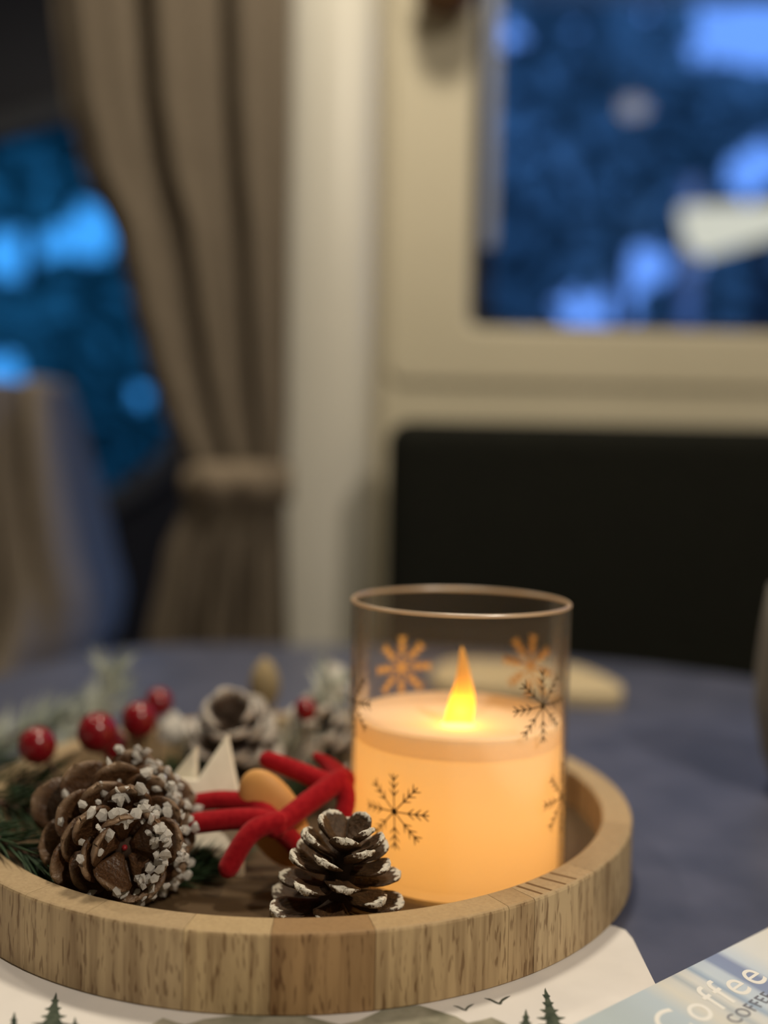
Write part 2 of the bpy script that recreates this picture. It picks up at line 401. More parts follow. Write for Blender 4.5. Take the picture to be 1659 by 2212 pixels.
tree((tx(1930, 7.1), 7.1), 4, .9, 2.2, 1.3, 2400, .26, 'dark leafy tree outside, farthest from the post', gapsR, 4)
tree((tx(60, 7.0), 7.0), 4, 1.0, 2.1, 1.1, 3400, .26, 'dark leafy tree outside the tinted cab window beside the seat cover', gapsL, 5)
tree((tx(350, 8.4), 8.4), 4, .95, 2.2, 1.0, 3200, .26, 'dark leafy tree outside the tinted cab window behind the curtain edge', gapsL, 6)
tree((tx(-270, 5.6), 5.6), 4, 1.0, 2.2, 1.1, 2600, .26, 'dark leafy tree outside the tinted cab window past the seat cover', gapsL, 7)
g = obj('ground', box_me((-14, 2.6, -1.2), (14, 30, -1.1)), noisy('dusk_lawn', (.02, .03, .03), (.05, .065, .06), nscale=2, rough=.95)); g['kind'] = 'structure'
hd = empty('hedge', (0, 11, -1.1), 'long dark hedge standing behind the outdoor trees', 'hedge')
vs, fs = [], []
r = random.Random(44)
for _ in range(12000):
    c = Vector((r.uniform(-5, 5.5), r.uniform(10.4, 11.6), r.uniform(-1.1, 5.6)))
    u, v = proj(c)
    if any((u - a) ** 2 + (v - b) ** 2 < (q + 22) ** 2 for a, b, q in gapsR + gapsL): continue
    a = Vector((r.gauss(0, 1), r.gauss(0, .5), r.gauss(0, 1))).normalized(); b = a.cross(Vector((r.gauss(0, 1), r.gauss(0, 3), r.gauss(0, 1)))).normalized()
    s = r.uniform(.2, .42); k = len(vs)
    vs += [c - a * s * .5, c + b * s * .3, c + a * s * .5, c - b * s * .3]; fs.append((k, k + 1, k + 2, k + 3))
child('foliage', new_mesh('hedge', vs, fs), M_leaf, hd, kind='stuff')
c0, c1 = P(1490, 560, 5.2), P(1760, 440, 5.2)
sg = empty('lamp_reflection_glow', (c0.x, 5.2, -1.1), 'cream glowing sign outside standing in for a lamp reflection in the pane', 'patch')
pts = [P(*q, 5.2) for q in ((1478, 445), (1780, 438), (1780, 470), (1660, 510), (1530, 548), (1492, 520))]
child('glow_slab', (lambda me: me)(fixn(new_mesh('patch', [(p.x, y, p.z) for y in (5.2, 5.3) for p in pts], [tuple(range(6)), tuple(range(6, 12))[::-1]] + [(k, (k + 1) % 6, 6 + (k + 1) % 6, 6 + k) for k in range(6)]))), emitter('reflection_glow', (1, .97, .78), .70), sg)  # emissive slab standing in for a lamp reflected in the pane
child('post', tube_me([(c1.x - .2, 5.27, -1.1), (c1.x - .2, 5.27, c0.z + .1)], .03, 8), M_dark, sg)  # made-up pole under the glowing slab
wl = obj('grey_reflection_box', box_me((P(1478, 500, 5.35).x, 5.35, -1.1), (P(1510, 500, 5.35).x, 5.45, P(1490, 385, 5.35).z), .01), simple('pale_grey_reflection', (.38, .36, .38), .8))  # added box standing in for a greyish upright reflection in the window
tag(wl, 'pale grey upright box added outside beside the glowing cream sign', 'post')

# ------------------------------------------------------------------ printed card under the tray
ZP = .0006
def tz(u, v, z): p = T(u, v, z); return (p.x, p.y)
a1, a2, a3 = Vector((*tz(1352, 1998, ZP), 0)), Vector((*tz(1419, 2132, ZP), 0)), None
edge = (a2 - a1).normalized(); perp = Vector((edge.y, -edge.x, 0))
if perp.x > 0: perp = -perp
edge2 = edge
b0 = a1 + edge * .30; l0 = a1 + perp * .46; l1 = b0 + perp * .46
cpts = [a1 + perp * .010, a1 + perp * .004 + edge * .001, a1 + perp * .001 + edge * .004, a1 + edge * .010, b0, l1, l0]
card = empty('printed_card', (0, .2, 0), 'cream card with painted fir trees and birds lying under the wooden tray', 'card')
child('sheet', prism_me([(p.x, p.y) for p in cpts], 0.0, ZP), M_paper, card)
def decal(name, px, z, m_, root, h=.00012):
    pts = [T(u, v, z) for u, v in px]
    me = prism_me([(p.x, p.y) for p in pts], z - .00002, z + h); return child(name, me, m_, root)
M_fir = noisy('watercolour_dark_green', (.035, .05, .038), (.10, .12, .09), nscale=260, rough=.9, spec=.1)
M_hill = noisy('watercolour_grey_green', (.20, .20, .15), (.40, .38, .31), nscale=90, rough=.9, spec=.1, detail=8)
M_bird = simple('watercolour_charcoal', (.06, .065, .05), .9, .1)
def fir(top, base, half, steps, seed):
    r = random.Random(seed); (tx_, ty), (bx_, by) = top, base
    L, R_ = [], []
    for k in range(steps):
        t0, t1 = k / steps, (k + .75) / steps
        wv = half * (t1 ** 1.0) * r.uniform(.75, 1.12) + 3
        y0, y1 = ty + (by - ty) * t0, ty + (by - ty) * t1
        x0, x1 = tx_ + (bx_ - tx_) * t0, tx_ + (bx_ - tx_) * t1
        wi = half * t0 * .34 + 2
        L += [(x0 - wi, y0), (x1 - wv * .5, y1 - 3), (x1 - wv, y1 - r.uniform(-1, 4)), (x1 - wv * .55, y1 + 4)]
        wv2 = wv * r.uniform(.75, 1.05)
        R_ += [(x0 + wi, y0), (x1 + wv2 * .5, y1 - 3), (x1 + wv2, y1 - r.uniform(-2, 3)), (x1 + wv2 * .55, y1 + 4)]
    return [(tx_, ty - 6)] + R_ + [(bx_ + half * .3, by), (bx_ - half * .3, by)] + L[::-1]
decal('printed_mountain', [(300, 2330), (330, 2212), (352, 2199), (372, 2206), (400, 2215), (440, 2202), (520, 2192), (640, 2190), (700, 2205), (735, 2214), (775, 2205), (830, 2180), (905, 2172), (920, 2176), (985, 2196), (1010, 2210), (1040, 2204), (1062, 2198), (1090, 2210), (1130, 2240), (1160, 2330)], ZP, M_hill, card, .00006)
for i, (tp_, bs, hf, st) in enumerate((((121, 2150), (103, 2300), 95, 9), ((31, 2192), (26, 2300), 60, 7), ((162, 2203), (162, 2300), 45, 6), ((1178, 2140), (1215, 2300), 78, 10), ((1136, 2186), (1140, 2300), 62, 8))):
    decal('printed_fir', fir(tp_, bs, hf, st, 3 + i), ZP, M_fir, card)
for bx, by, s in ((1003, 2178, 1.0), (1076, 2163, 1.25)):
    q = [(-24, -5), (-14, -4), (-3, 1), (1, 3), (6, -3), (13, -7), (21, -9), (14, -4), (8, 0), (6, 5), (3, 6), (-4, 4), (-13, -1)]
    decal('printed_bird', [(bx + a * s, by + b * s) for a, b in q], ZP, M_bird, card)

# ------------------------------------------------------------------ pale blue flyer
ZF = .0028
e0, e1 = T(1255, 2205, ZF), T(1658, 2005, ZF)
ed = (e1 - e0).normalized(); en = Vector((ed.y, -ed.x, 0))
if en.y > 0: en = -en
s0 = e0 - ed * .010; s1 = e0 + ed * .20
fly = empty('magazine', (s0.x, s0.y, 0), 'glossy pale blue magazine with coffee lettering overlapping the cream card', 'magazine')
M_fly, nt, b = mat('pale_blue_glossy_print')
sd = (T(1690, 2140, ZF) - T(1545, 2060, ZF)); sd.z = 0; sd.normalize(); sn = Vector((-sd.y, sd.x, 0))
keys = [((1300, 2182), (.47, .56, .60)), ((1385, 2138), (.50, .60, .68)), ((1420, 2119), (.70, .70, .64)), ((1440, 2109), (.66, .68, .66)), ((1450, 2104), (.46, .52, .56)), ((1462, 2098), (.70, .72, .70)), ((1474, 2092), (.66, .70, .72)), ((1482, 2088), (.34, .45, .60)), ((1494, 2082), (.58, .68, .78)), ((1512, 2073), (.56, .66, .78)), ((1522, 2069), (.27, .34, .52)), ((1543, 2059), (.26, .32, .50)), ((1556, 2053), (.58, .68, .80)), ((1590, 2037), (.72, .76, .78)), ((1658, 2005), (.76, .77, .75))]
sv = [T(*k_, ZF).dot(sn) for k_, _ in keys]; lo_, hi_ = min(sv), max(sv)
geo = N(nt, 'ShaderNodeNewGeometry'); dp = N(nt, 'ShaderNodeVectorMath', operation='DOT_PRODUCT'); dp.inputs[1].default_value = sn
mr = N(nt, 'ShaderNodeMapRange'); mr.inputs[1].default_value = lo_; mr.inputs[2].default_value = hi_
rp = N(nt, 'ShaderNodeValToRGB')
kk = sorted(((v_ - lo_) / (hi_ - lo_), c_) for v_, (_, c_) in zip(sv, keys))
while len(rp.color_ramp.elements) < len(kk): rp.color_ramp.elements.new(.5)
for e_, (p_, c_) in zip(rp.color_ramp.elements, kk): e_.position = p_
for e_, (p_, c_) in zip(rp.color_ramp.elements, kk): e_.color = (*c_, 1)
nt.links.new(geo.outputs['Position'], dp.inputs[0]); nt.links.new(dp.outputs['Value'], mr.inputs[0]); nt.links.new(mr.outputs[0], rp.inputs[0]); nt.links.new(rp.outputs[0], b.inputs['Base Color'])
b.inputs['Roughness'].default_value = .3
child('cover', prism_me([(p.x, p.y) for p in (s0, s1, s1 + en * .2, s0 + en * .2)], ZF - .0004, ZF), M_fly, fly)
child('pages', prism_me([(p.x, p.y) for p in (s0 + ed * .001 + en * .001, s1, s1 + en * .2, s0 + ed * .001 + en * .2)], ZP + .0001, ZF - .0004), M_paper, fly)
def flat(name, col, rough=.35): return simple(name, col, rough, .5)
def text_me(s, size, shear=0.0):
    cu = bpy.data.curves.new('txt', 'FONT'); cu.body = s; cu.size = size; cu.shear = shear; cu.extrude = .00006; cu.space_character = 1.18
    o = bpy.data.objects.new('txt', cu); COL.objects.link(o); bpy.context.view_layer.update()
    me = bpy.data.meshes.new_from_object(o.evaluated_get(bpy.context.evaluated_depsgraph_get())); bpy.data.objects.remove(o); return me
def put_text(name, s, size, px, m_, ang=0.0, shear=0.0, z=ZF):
    me = text_me(s, size, shear); p = T(*px, z); a = math.atan2(ed.y, ed.x) + ang
    mw = Matrix.Translation((p.x, p.y, z + .00007)) @ Matrix.Rotation(a, 4, 'Z')
    me.transform(mw); return child(name, me, m_, fly)
M_txt = flat('print_dark_grey_ink', (.17, .18, .22)); M_wtxt = flat('print_white_ink', (.86, .87, .85))
put_text('printed_lettering', 'COFFEE', .0058, (1592, 2213), M_txt, .06)
put_text('printed_script', 'Coffee', .0165, (1458, 2252), M_wtxt, .06, .3, ZF - .00003)

# ------------------------------------------------------------------ wooden tray
TC = Vector((-.0313, .4063, 0)); TR, TT = .13, .0112; TZ0, TZ1 = ZP, .0240
tray = empty('wooden_tray', (TC.x, TC.y, TZ0), 'round pale wooden tray with a glued block rim holding candle and pinecones', 'tray')
def wood_mat():
    m, nt, b = mat('glued_block_wood'); L = nt.links.new
    tc = N(nt, 'ShaderNodeTexCoord'); oi = N(nt, 'ShaderNodeObjectInfo')
    mp = N(nt, 'ShaderNodeMapping'); mp.inputs['Scale'].default_value = (420, 420, 26)
    n1 = N(nt, 'ShaderNodeTexNoise'); n1.inputs['Scale'].default_value = 1; n1.inputs['Detail'].default_value = 4
    mp2 = N(nt, 'ShaderNodeMapping'); mp2.inputs['Scale'].default_value = (95, 95, 14)
    n2 = N(nt, 'ShaderNodeTexNoise'); n2.inputs['Scale'].default_value = 1; n2.inputs['Detail'].default_value = 6
    mp3 = N(nt, 'ShaderNodeMapping'); mp3.inputs['Scale'].default_value = (900, 900, 150)
    n3 = N(nt, 'ShaderNodeTexNoise'); n3.inputs['Scale'].default_value = 1; n3.inputs['Detail'].default_value = 1
    for a, c in ((mp, n1), (mp2, n2), (mp3, n3)): L(tc.outputs['Object'], a.inputs[0]); L(a.outputs[0], c.inputs['Vector'])
    r2 = N(nt, 'ShaderNodeMapRange'); r2.inputs[1].default_value = .35; r2.inputs[2].default_value = .68; r2.inputs[3].default_value = .78; r2.inputs[4].default_value = 1.12
    L(n2.outputs['Fac'], r2.inputs[0])
    r1 = N(nt, 'ShaderNodeMapRange'); r1.inputs[1].default_value = .33; r1.inputs[2].default_value = .56; r1.inputs[3].default_value = .70; r1.inputs[4].default_value = 1.04
    L(n1.outputs['Fac'], r1.inputs[0])
    r3 = N(nt, 'ShaderNodeMapRange'); r3.inputs[1].default_value = .33; r3.inputs[2].default_value = .42; r3.inputs[3].default_value = .60; r3.inputs[4].default_value = 1.0
    L(n3.outputs['Fac'], r3.inputs[0])
    m1 = N(nt, 'ShaderNodeMath', operation='MULTIPLY'); m2 = N(nt, 'ShaderNodeMath', operation='MULTIPLY')
    L(r1.outputs[0], m1.inputs[0]); L(r2.outputs[0], m1.inputs[1]); L(m1.outputs[0], m2.inputs[0]); L(r3.outputs[0], m2.inputs[1])
    # darker streaks are also redder
    g = N(nt, 'ShaderNodeValToRGB'); g.color_ramp.elements[0].position = .3; g.color_ramp.elements[0].color = (.13, .070, .030, 1)
    g.color_ramp.elements[1].position = 1.0; g.color_ramp.elements[1].color = (.50, .385, .235, 1)
    ge = N(nt, 'ShaderNodeNewGeometry'); sx = N(nt, 'ShaderNodeSeparateXYZ'); L(ge.outputs['Normal'], sx.inputs[0])
    up_ = N(nt, 'ShaderNodeMapRange'); up_.inputs[1].default_value = .6; up_.inputs[2].default_value = .95; L(sx.outputs[2], up_.inputs[0])
    top_ = N(nt, 'ShaderNodeMapRange'); top_.inputs[3].default_value = .72; top_.inputs[4].default_value = .95; L(n3.outputs['Fac'], top_.inputs[0])
    sel = N(nt, 'ShaderNodeMix'); sel.data_type = 'FLOAT'; L(up_.outputs[0], sel.inputs[0]); L(m2.outputs[0], sel.inputs[2]); L(top_.outputs[0], sel.inputs[3])
    L(sel.outputs[0], g.inputs[0])
    mx = N(nt, 'ShaderNodeMix'); mx.data_type = 'RGBA'; mx.blend_type = 'MULTIPLY'; mx.inputs[0].default_value = 1
    L(g.outputs[0], mx.inputs[6]); L(oi.outputs['Color'], mx.inputs[7]); L(mx.outputs[2], b.inputs['Base Color'])
    b.inputs['Roughness'].default_value = .62; b.inputs['Specular IOR Level'].default_value = .3
    bp = N(nt, 'ShaderNodeBump'); bp.inputs['Strength'].default_value = .35; bp.inputs['Distance'].default_value = .0004; L(m2.outputs[0], bp.inputs['Height']); L(bp.outputs[0], b.inputs['Normal'])
    return m
M_wood = wood_mat()
def arc_block(a0, a1):
    n = max(3, int((a1 - a0) / .045)); c = .0009
    prof = [(TR - .0006, TZ0), (TR, TZ0 + .0006), (TR, TZ1 - c), (TR - c * .35, TZ1 - c * .3), (TR - c, TZ1), (TR - TT + c, TZ1), (TR - TT + c * .3, TZ1 - c * .35), (TR - TT, TZ1 - c), (TR - TT, TZ0)]
    vs, fs = [], []; k = len(prof)
    for i in range(n + 1):
        a = a0 + (a1 - a0) * i / n
        for r_, z in prof: vs.append((TC.x + r_ * math.cos(a), TC.y + r_ * math.sin(a), z))
    for i in range(n):
        for j in range(k): j2 = (j + 1) % k; fs.append((i * k + j, i * k + j2, (i + 1) * k + j2, (i + 1) * k + j))
    fs.append(tuple(range(k))); fs.append(tuple(n * k + j for j in range(k))[::-1])
    return fixn(new_mesh('block', vs, fs))
def tang(u, v):
    p = T(u, v, TZ1) - Vector((TC.x, TC.y, TZ1)); return math.atan2(p.y, p.x) % (2 * math.pi)
joints = [tang(*q) for q in ((50, 1934), (181, 1974), (400, 2003), (585, 2016), (811, 2007), (1102, 1960), (1155, 1941), (1282, 1882))]
joints = sorted(joints)
last = joints[-1]; first = joints[0] + 2 * math.pi
k = 12
for i in range(1, k): joints.append(last + (first - last) * i / k)
rt = random.Random(9)
for i, a in enumerate(joints):
    b_ = joints[i + 1] if i + 1 < len(joints) else first
    o = child('rim_block', arc_block(a + .0006, b_ - .0006), M_wood, tray)
    f_ = rt.uniform(.9, 1.08); col = (f_, f_ * .985, f_ * .96)
    if i == 3: col = (.74, .61, .48)
    if i == 4: col = (1.0, .95, .86)
    if i == 5: col = (.92, .86, .78)
    if i == 2: col = (1.08, 1.06, .98)
    o.color = (*col, 1)
    if i == 6:
        M_groove = simple('dark_grain_line', (.16, .085, .03), .8)
        for f in (.10, .24, .47, .66):
            aa = a + (b_ - a) * f; rd = Vector((math.cos(aa + .0), math.sin(aa), 0)); tn = Vector((-rd.y, rd.x, 0))
            i0 = TC + rd * (TR - TT + .0012) - tn * .0006; o0 = TC + rd * (TR - .0012) + tn * .0012
            q = [i0 - tn * .0006, o0 - tn * .0005, o0 + tn * .0005, i0 + tn * .0006]
            child('grain_groove', prism_me([(p.x, p.y) for p in q], TZ1 - .0004, TZ1 + .00004), M_groove, tray, parent=o)
base_pts = [(TC.x + (TR - TT + .0003) * math.cos(2 * math.pi * k / 72), TC.y + (TR - TT + .0003) * math.sin(2 * math.pi * k / 72)) for k in range(72)]
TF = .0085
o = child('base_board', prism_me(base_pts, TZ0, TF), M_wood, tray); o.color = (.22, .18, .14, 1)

# ------------------------------------------------------------------ glass candle
CC = Vector((.0286, .3702, TF)); RG, ZR, ZWX = .0400, .1065, .0623
cand = empty('glass_candle', CC, 'glowing cream candle in a clear glass with snowflake print, inside the tray', 'candle')
M_glass = thin_glass('clear_candle_glass', (.985, .98, .97), .6, .02, .022, (.95, .8, .6))
def rel(prof): return [(r_, z) for r_, z in prof]
gh = ZR - TF
glass = child('glass_cylinder', lathe_me([(0, 0), (RG - .002, 0), (RG, .002), (RG, gh - .0012)], 128, CC), M_glass, cand)
gin = child('inner_wall', lathe_me([(RG - .0022, .004), (RG - .0022, gh - .0012)], 128, CC), M_glass, cand, parent=glass)
M_rim = translucent('polished_glass_rim', (.65, .54, .42), (.95, .76, .5), .6, .30)
child('rim', lathe_me([(RG - .0007 + .0007 * math.cos(a), gh - .0009 + .0007 * math.sin(a)) for a in [2 * math.pi * k / 10 for k in range(11)]], 128, CC), M_rim, cand, parent=glass)
M_wax = translucent('glowing_wax', (.90, .80, .66), (.98, .88, .72), .5)
RW = RG - .0026
wh = ZWX - TF
wprof = [(RW, .0008), (RW, wh + .001), (RW - .0006, wh + .002), (RW - .0016, wh + .0021), (RW - .003, wh + .001), (RW - .007, wh - .0008), (.012, wh - .0022), (0.0065, wh - .0024)]
wax = child('wax', lathe_me(wprof, 128, CC), M_wax, cand)
child('wax_lip', lathe_me([(RW - .0007, wh - .0060), (RW - .0007, wh + .0006)], 96, CC), translucent('wax_lip_shell', (.9, .8, .66), (.98, .88, .72), .82), cand, parent=wax)
M_fl = translucent('flame_plastic', (.9, .62, .25), (1.0, .72, .30), .6)
M_fb = emitter('flame_base_glow', (1.0, .80, .16), 3.2)
ft = Vector((CC.x, CC.y, ZWX - .0022))
child('flame_base', lathe_me([(0, .0012), (.003, .0011), (.0056, .0004), (.0066, -.0003)], 32, ft), M_fb, cand)
# tongue: a leaf-shaped, slightly twisted plastic flame
vs, fs = [], []; nl, ns = 16, 12
for i in range(nl + 1):
    t = i / nl; wd = .0049 * (1 - t) ** .62 * (1 + .35 * math.sin(min(1, t * 1.7) * math.pi) * .6) + .00015; dp = wd * .34
    off = Vector((.0012 * math.sin(t * 3.3) + .001 * t, 0, t * .0290)); an = .5 * t
    for k in range(ns):
        a = 2 * math.pi * k / ns; x, y = wd * math.cos(a), dp * math.sin(a)
        vs.append(ft + off + Vector((x * math.cos(an) - y * math.sin(an), x * math.sin(an) + y * math.cos(an), 0)))
for i in range(nl):
    for k in range(ns): k2 = (k + 1) % ns; fs.append((i * ns + k, i * ns + k2, (i + 1) * ns + k2, (i + 1) * ns + k))
fs.append(tuple(nl * ns + k for k in range(ns)))
child('flame', fixn(new_mesh('flame', vs, fs, True)), M_fl, cand)
def point(name, loc, power, col, rad):
    d = bpy.data.lights.new(name, 'POINT'); d.energy = power; d.color = col; d.shadow_soft_size = rad
    o = bpy.data.objects.new(name, d); COL.objects.link(o); o.parent = cand; o.matrix_local = Matrix.Translation(Vector(loc) - CC)
point('candle_bulb', (CC.x, CC.y, TF + wh * .34), .058, (1.0, .495, .118), .012)
point('candle_led', (CC.x, CC.y, ft.z - .006), .014, (1.0, .45, .012), .0035)
point('flame_light', (ft.x + .0005, ft.y, ft.z + .0055), .010, (1.0, .52, .06), .0012)
# snowflakes printed on the glass
M_flake, nt, b = mat('gold_print_painted_shade')
geo = N(nt, 'ShaderNodeNewGeometry'); mxf = N(nt, 'ShaderNodeMix'); mxf.data_type = 'RGBA'
mxf.inputs[6].default_value = (.075, .045, .018, 1); mxf.inputs[7].default_value = (.85, .50, .12, 1)  # unlit outer side coloured dark, flame-lit inner side coloured gold
nt.links.new(geo.outputs['Backfacing'], mxf.inputs[0]); nt.links.new(mxf.outputs[2], b.inputs['Base Color']); b.inputs['Roughness'].default_value = .6; b.inputs['Specular IOR Level'].default_value = .2
def flake_me(ang, z, rad, spin=0.0, fat=1.0):
    bars = [(0, 0, .0)]
    quads = []
    def bar(x0, y0, x1, y1, w0, w1):
        w0, w1 = w0 * fat, w1 * fat
        d = Vector((x1 - x0, y1 - y0, 0)).normalized(); n_ = Vector((-d.y, d.x, 0))
        k = 4; 
        for i in range(k):
            t0, t1 = i / k, (i + 1) / k
            p0 = Vector((x0, y0, 0)).lerp(Vector((x1, y1, 0)), t0); p1 = Vector((x0, y0, 0)).lerp(Vector((x1, y1, 0)), t1)
            a, b = w0 + (w1 - w0) * t0, w0 + (w1 - w0) * t1
            quads.append([p0 - n_ * a, p1 - n_ * b, p1 + n_ * b, p0 + n_ * a])
    for k in range(8):
        a = spin + math.pi * k / 4; c, s = math.cos(a), math.sin(a)
        bar(0, 0, rad * c, rad * s, .00022, .00022)
        for q in (.42, .62, .82):
            for sg_ in (-1, 1):
                a2 = a + sg_ * .72; l = rad * .22
                bar(rad * q * c, rad * q * s, rad * q * c + l * math.cos(a2), rad * q * s + l * math.sin(a2), .0003, .00012)
    quads.append([Vector((.0012 * math.cos(t), .0012 * math.sin(t), 0)) for t in [math.pi * k / 4 for k in range(8)]])
    vs, fs = [], []
    for q in quads:
        k0 = len(vs)
        for p in q:
            th = ang + p.x / RG; vs.append(CC + Vector(((RG + .00012) * math.sin(th), -(RG + .00012) * math.cos(th), z - TF + p.y)))
        fs.append(tuple(range(k0, len(vs))))
    return new_mesh('flake', vs, fs)
def zat(v, Y): return P(990, v, Y).z
def sflake(u, v, back=False):
    # where that photo direction meets the glass
    d = ray(u, v); o_ = Vector((0, 0, HC)) - CC
    a = d.x ** 2 + d.y ** 2; b = 2 * (o_.x * d.x + o_.y * d.y); c = o_.x ** 2 + o_.y ** 2 - RG ** 2
    disc = max(0, b * b - 4 * a * c); t = (-b + (1 if back else -1) * math.sqrt(disc)) / (2 * a)
    p = o_ + d * t; return math.atan2(p.x, -p.y), p.z + CC.z
for u, v, bk, rad, spin in ((852, 1753, 0, .0128, .05), (1172, 1525, 0, .0128, .05), (766, 1515, 0, .0128, .1), (1212, 1722, 0, .0128, .0), (868, 1442, 1, .0128, .0), (1146, 1440, 1, .0128, .08)):
    an, zz = sflake(u, v, bk)
    child('snowflake_print', flake_me(an, zz, rad, spin, 2.0 if bk else 1.0), M_flake, cand, parent=glass)

# ------------------------------------------------------------------ pinecones
def scale_me(width, thick, droop, cup, tipw=.8, seed=0, nl=9, nw=8):
    """one woody scale along +X, unit length; attribute 'tip' runs 0..1 along it"""
    r = random.Random(seed); vs, fs, tip = [], [], []
    def half(s):
        base = .22 + .78 * min(1, s / .62) ** 1.1
        end = math.sqrt(max(0, 1 - max(0, (s - .62) / .38) ** 2.2))
        return width * .5 * base * max(end, .04)
    for side in (1, -1):
        for i in range(nl + 1):
            s = 1 - (1 - i / nl) ** 1.7
            for j in range(nw + 1):
                q = -1 + 2 * j / nw; y = half(s) * q
                th = thick * (.55 + .75 * max(0, s - .5)) * (1 - .75 * abs(q) ** 3) * (1 if s < .95 else .6)
                z = -droop * s * s + cup * (y / (width * .5)) ** 2 * s + side * th * .5 + .015 * width * math.sin(q * 5 + s * 7 + seed)
                if s > .8: z += (s - .8) * .35 * (1 if side > 0 else .5)
                vs.append((s + .012 * math.sin(j * 2.1 + seed) * (s > .9), y, z)); tip.append(s * (1.0 if side > 0 else .93))
    m_ = (nl + 1) * (nw + 1)
    for i in range(nl):
        for j in range(nw):
            a = i * (nw + 1) + j; fs.append((a, a + nw + 1, a + nw + 2, a + 1)); fs.append((m_ + a, m_ + a + 1, m_ + a + nw + 2, m_ + a + nw + 1))
    for i in range(nl):
        for j in (0, nw):
            a = i * (nw + 1) + j; b = a + nw + 1; fs.append((a, b, m_ + b, m_ + a) if j == nw else (a, m_ + a, m_ + b, b))
    for j in range(nw):
        a = nl * (nw + 1) + j; fs.append((a, m_ + a, m_ + a + 1, a + 1))
        a = j; fs.append((a, a + 1, m_ + a + 1, m_ + a))
    me = new_mesh('scale', vs, fs, True)
    at = me.attributes.new('tip', 'FLOAT', 'POINT'); at.data.foreach_set('value', tip)
    return fixn(me)
def cone_mat(name, c_dark, c_mid, c_edge, white, w0, w1, wrough=.55, edge0=.86):
    m, nt, b = mat(name); L = nt.links.new
    at = N(nt, 'ShaderNodeAttribute'); at.attribute_name = 'tip'
    tc = N(nt, 'ShaderNodeTexCoord')
    no = N(nt, 'ShaderNodeTexNoise'); no.inputs['Scale'].default_value = 9; no.inputs['Detail'].default_value = 6; L(tc.outputs['Object'], no.inputs['Vector'])
    no2 = N(nt, 'ShaderNodeTexNoise'); no2.inputs['Scale'].default_value = 5; no2.inputs['Detail'].default_value = 5
    mp = N(nt, 'ShaderNodeMapping'); mp.inputs['Scale'].default_value = (1, 7, 7); L(tc.outputs['Object'], mp.inputs[0]); L(mp.outputs[0], no2.inputs['Vector'])
    r = N(nt, 'ShaderNodeValToRGB'); r.color_ramp.elements[0].position = .3; r.color_ramp.elements[0].color = (*c_dark, 1); r.color_ramp.elements[1].position = .72; r.color_ramp.elements[1].color = (*c_mid, 1)
    L(no2.outputs['Fac'], r.inputs[0])
    e = N(nt, 'ShaderNodeMapRange'); e.inputs[1].default_value = edge0; e.inputs[2].default_value = 1.0; L(at.outputs['Fac'], e.inputs[0])
    mx = N(nt, 'ShaderNodeMix'); mx.data_type = 'RGBA'; L(e.outputs[0], mx.inputs[0]); L(r.outputs[0], mx.inputs[6]); mx.inputs[7].default_value = (*c_edge, 1)
    last = mx.outputs[2]
    if white:
        ad = N(nt, 'ShaderNodeMath', operation='MULTIPLY_ADD'); L(no.outputs['Fac'], ad.inputs[0]); ad.inputs[1].default_value = .55; L(at.outputs['Fac'], ad.inputs[2])
        s = N(nt, 'ShaderNodeMapRange'); s.inputs[1].default_value = w0; s.inputs[2].default_value = w1; L(ad.outputs[0], s.inputs[0])
        m2 = N(nt, 'ShaderNodeMix'); m2.data_type = 'RGBA'; L(s.outputs[0], m2.inputs[0]); L(last, m2.inputs[6]); m2.inputs[7].default_value = (*white, 1); last = m2.outputs[2]
    L(last, b.inputs['Base Color']); b.inputs['Roughness'].default_value = wrough; b.inputs['Specular IOR Level'].default_value = .45
    bp = N(nt, 'ShaderNodeBump'); bp.inputs['Strength'].default_value = .25; bp.inputs['Distance'].default_value = .015; L(no.outputs['Fac'], bp.inputs['Height']); L(bp.outputs[0], b.inputs['Normal'])
    return m
def pinecone(root, n, height, core_r, len0, len1, wid0, wid1, el0, el1, mat_, meshes, seed, h0=.1, pw=1.0, jit=.12, t1=1.0):
    """scales in a golden-angle spiral round a core, in the root's own frame (axis +Z); returns the tips"""
    r = random.Random(seed); tips = []
    core = lathe_me([(0, 0), (core_r * .7, .02 * height), (core_r, .25 * height), (core_r * .8, .6 * height), (core_r * .45, .85 * height), (0, .93 * height)], 14)
    obj('core', core, M_core, root)
    for me in meshes:
        if len(me.materials) == 0: me.materials.append(mat_)
    for i in range(n):
        t = i / (n - 1); a = i * 2.39996 + r.uniform(-jit, jit)
        h = height * (h0 + (.86 - h0) * t ** pw)
        el = math.radians(el0 + (el1 - el0) * t ** 1.3 + r.uniform(-5, 5))
        ln = (len0 + (len1 - len0) * t) * r.uniform(.93, 1.07); wd = wid0 + (wid1 - wid0) * t
        M_ = Matrix.Translation((0, 0, h)) @ Matrix.Rotation(a, 4, 'Z') @ Matrix.Rotation(-el, 4, 'Y') @ Matrix.Translation((core_r * .35, 0, 0)) @ Matrix.Rotation(r.uniform(-.12, .12), 4, 'X') @ Matrix.Diagonal((ln, wd, (ln + wd) * .5, 1))
        o = obj('scale', meshes[i % len(meshes)], None, root, M_)
        tips.append((o, M_, t, ln, wd))
    return tips
M_core = simple('cone_core_brown', (.035, .018, .009), .9)
def axis_rot(d, spin=0.0):
    return Vector(d).normalized().to_track_quat('Z', 'Y').to_matrix() @ Matrix.Rotation(spin, 3, 'Z')

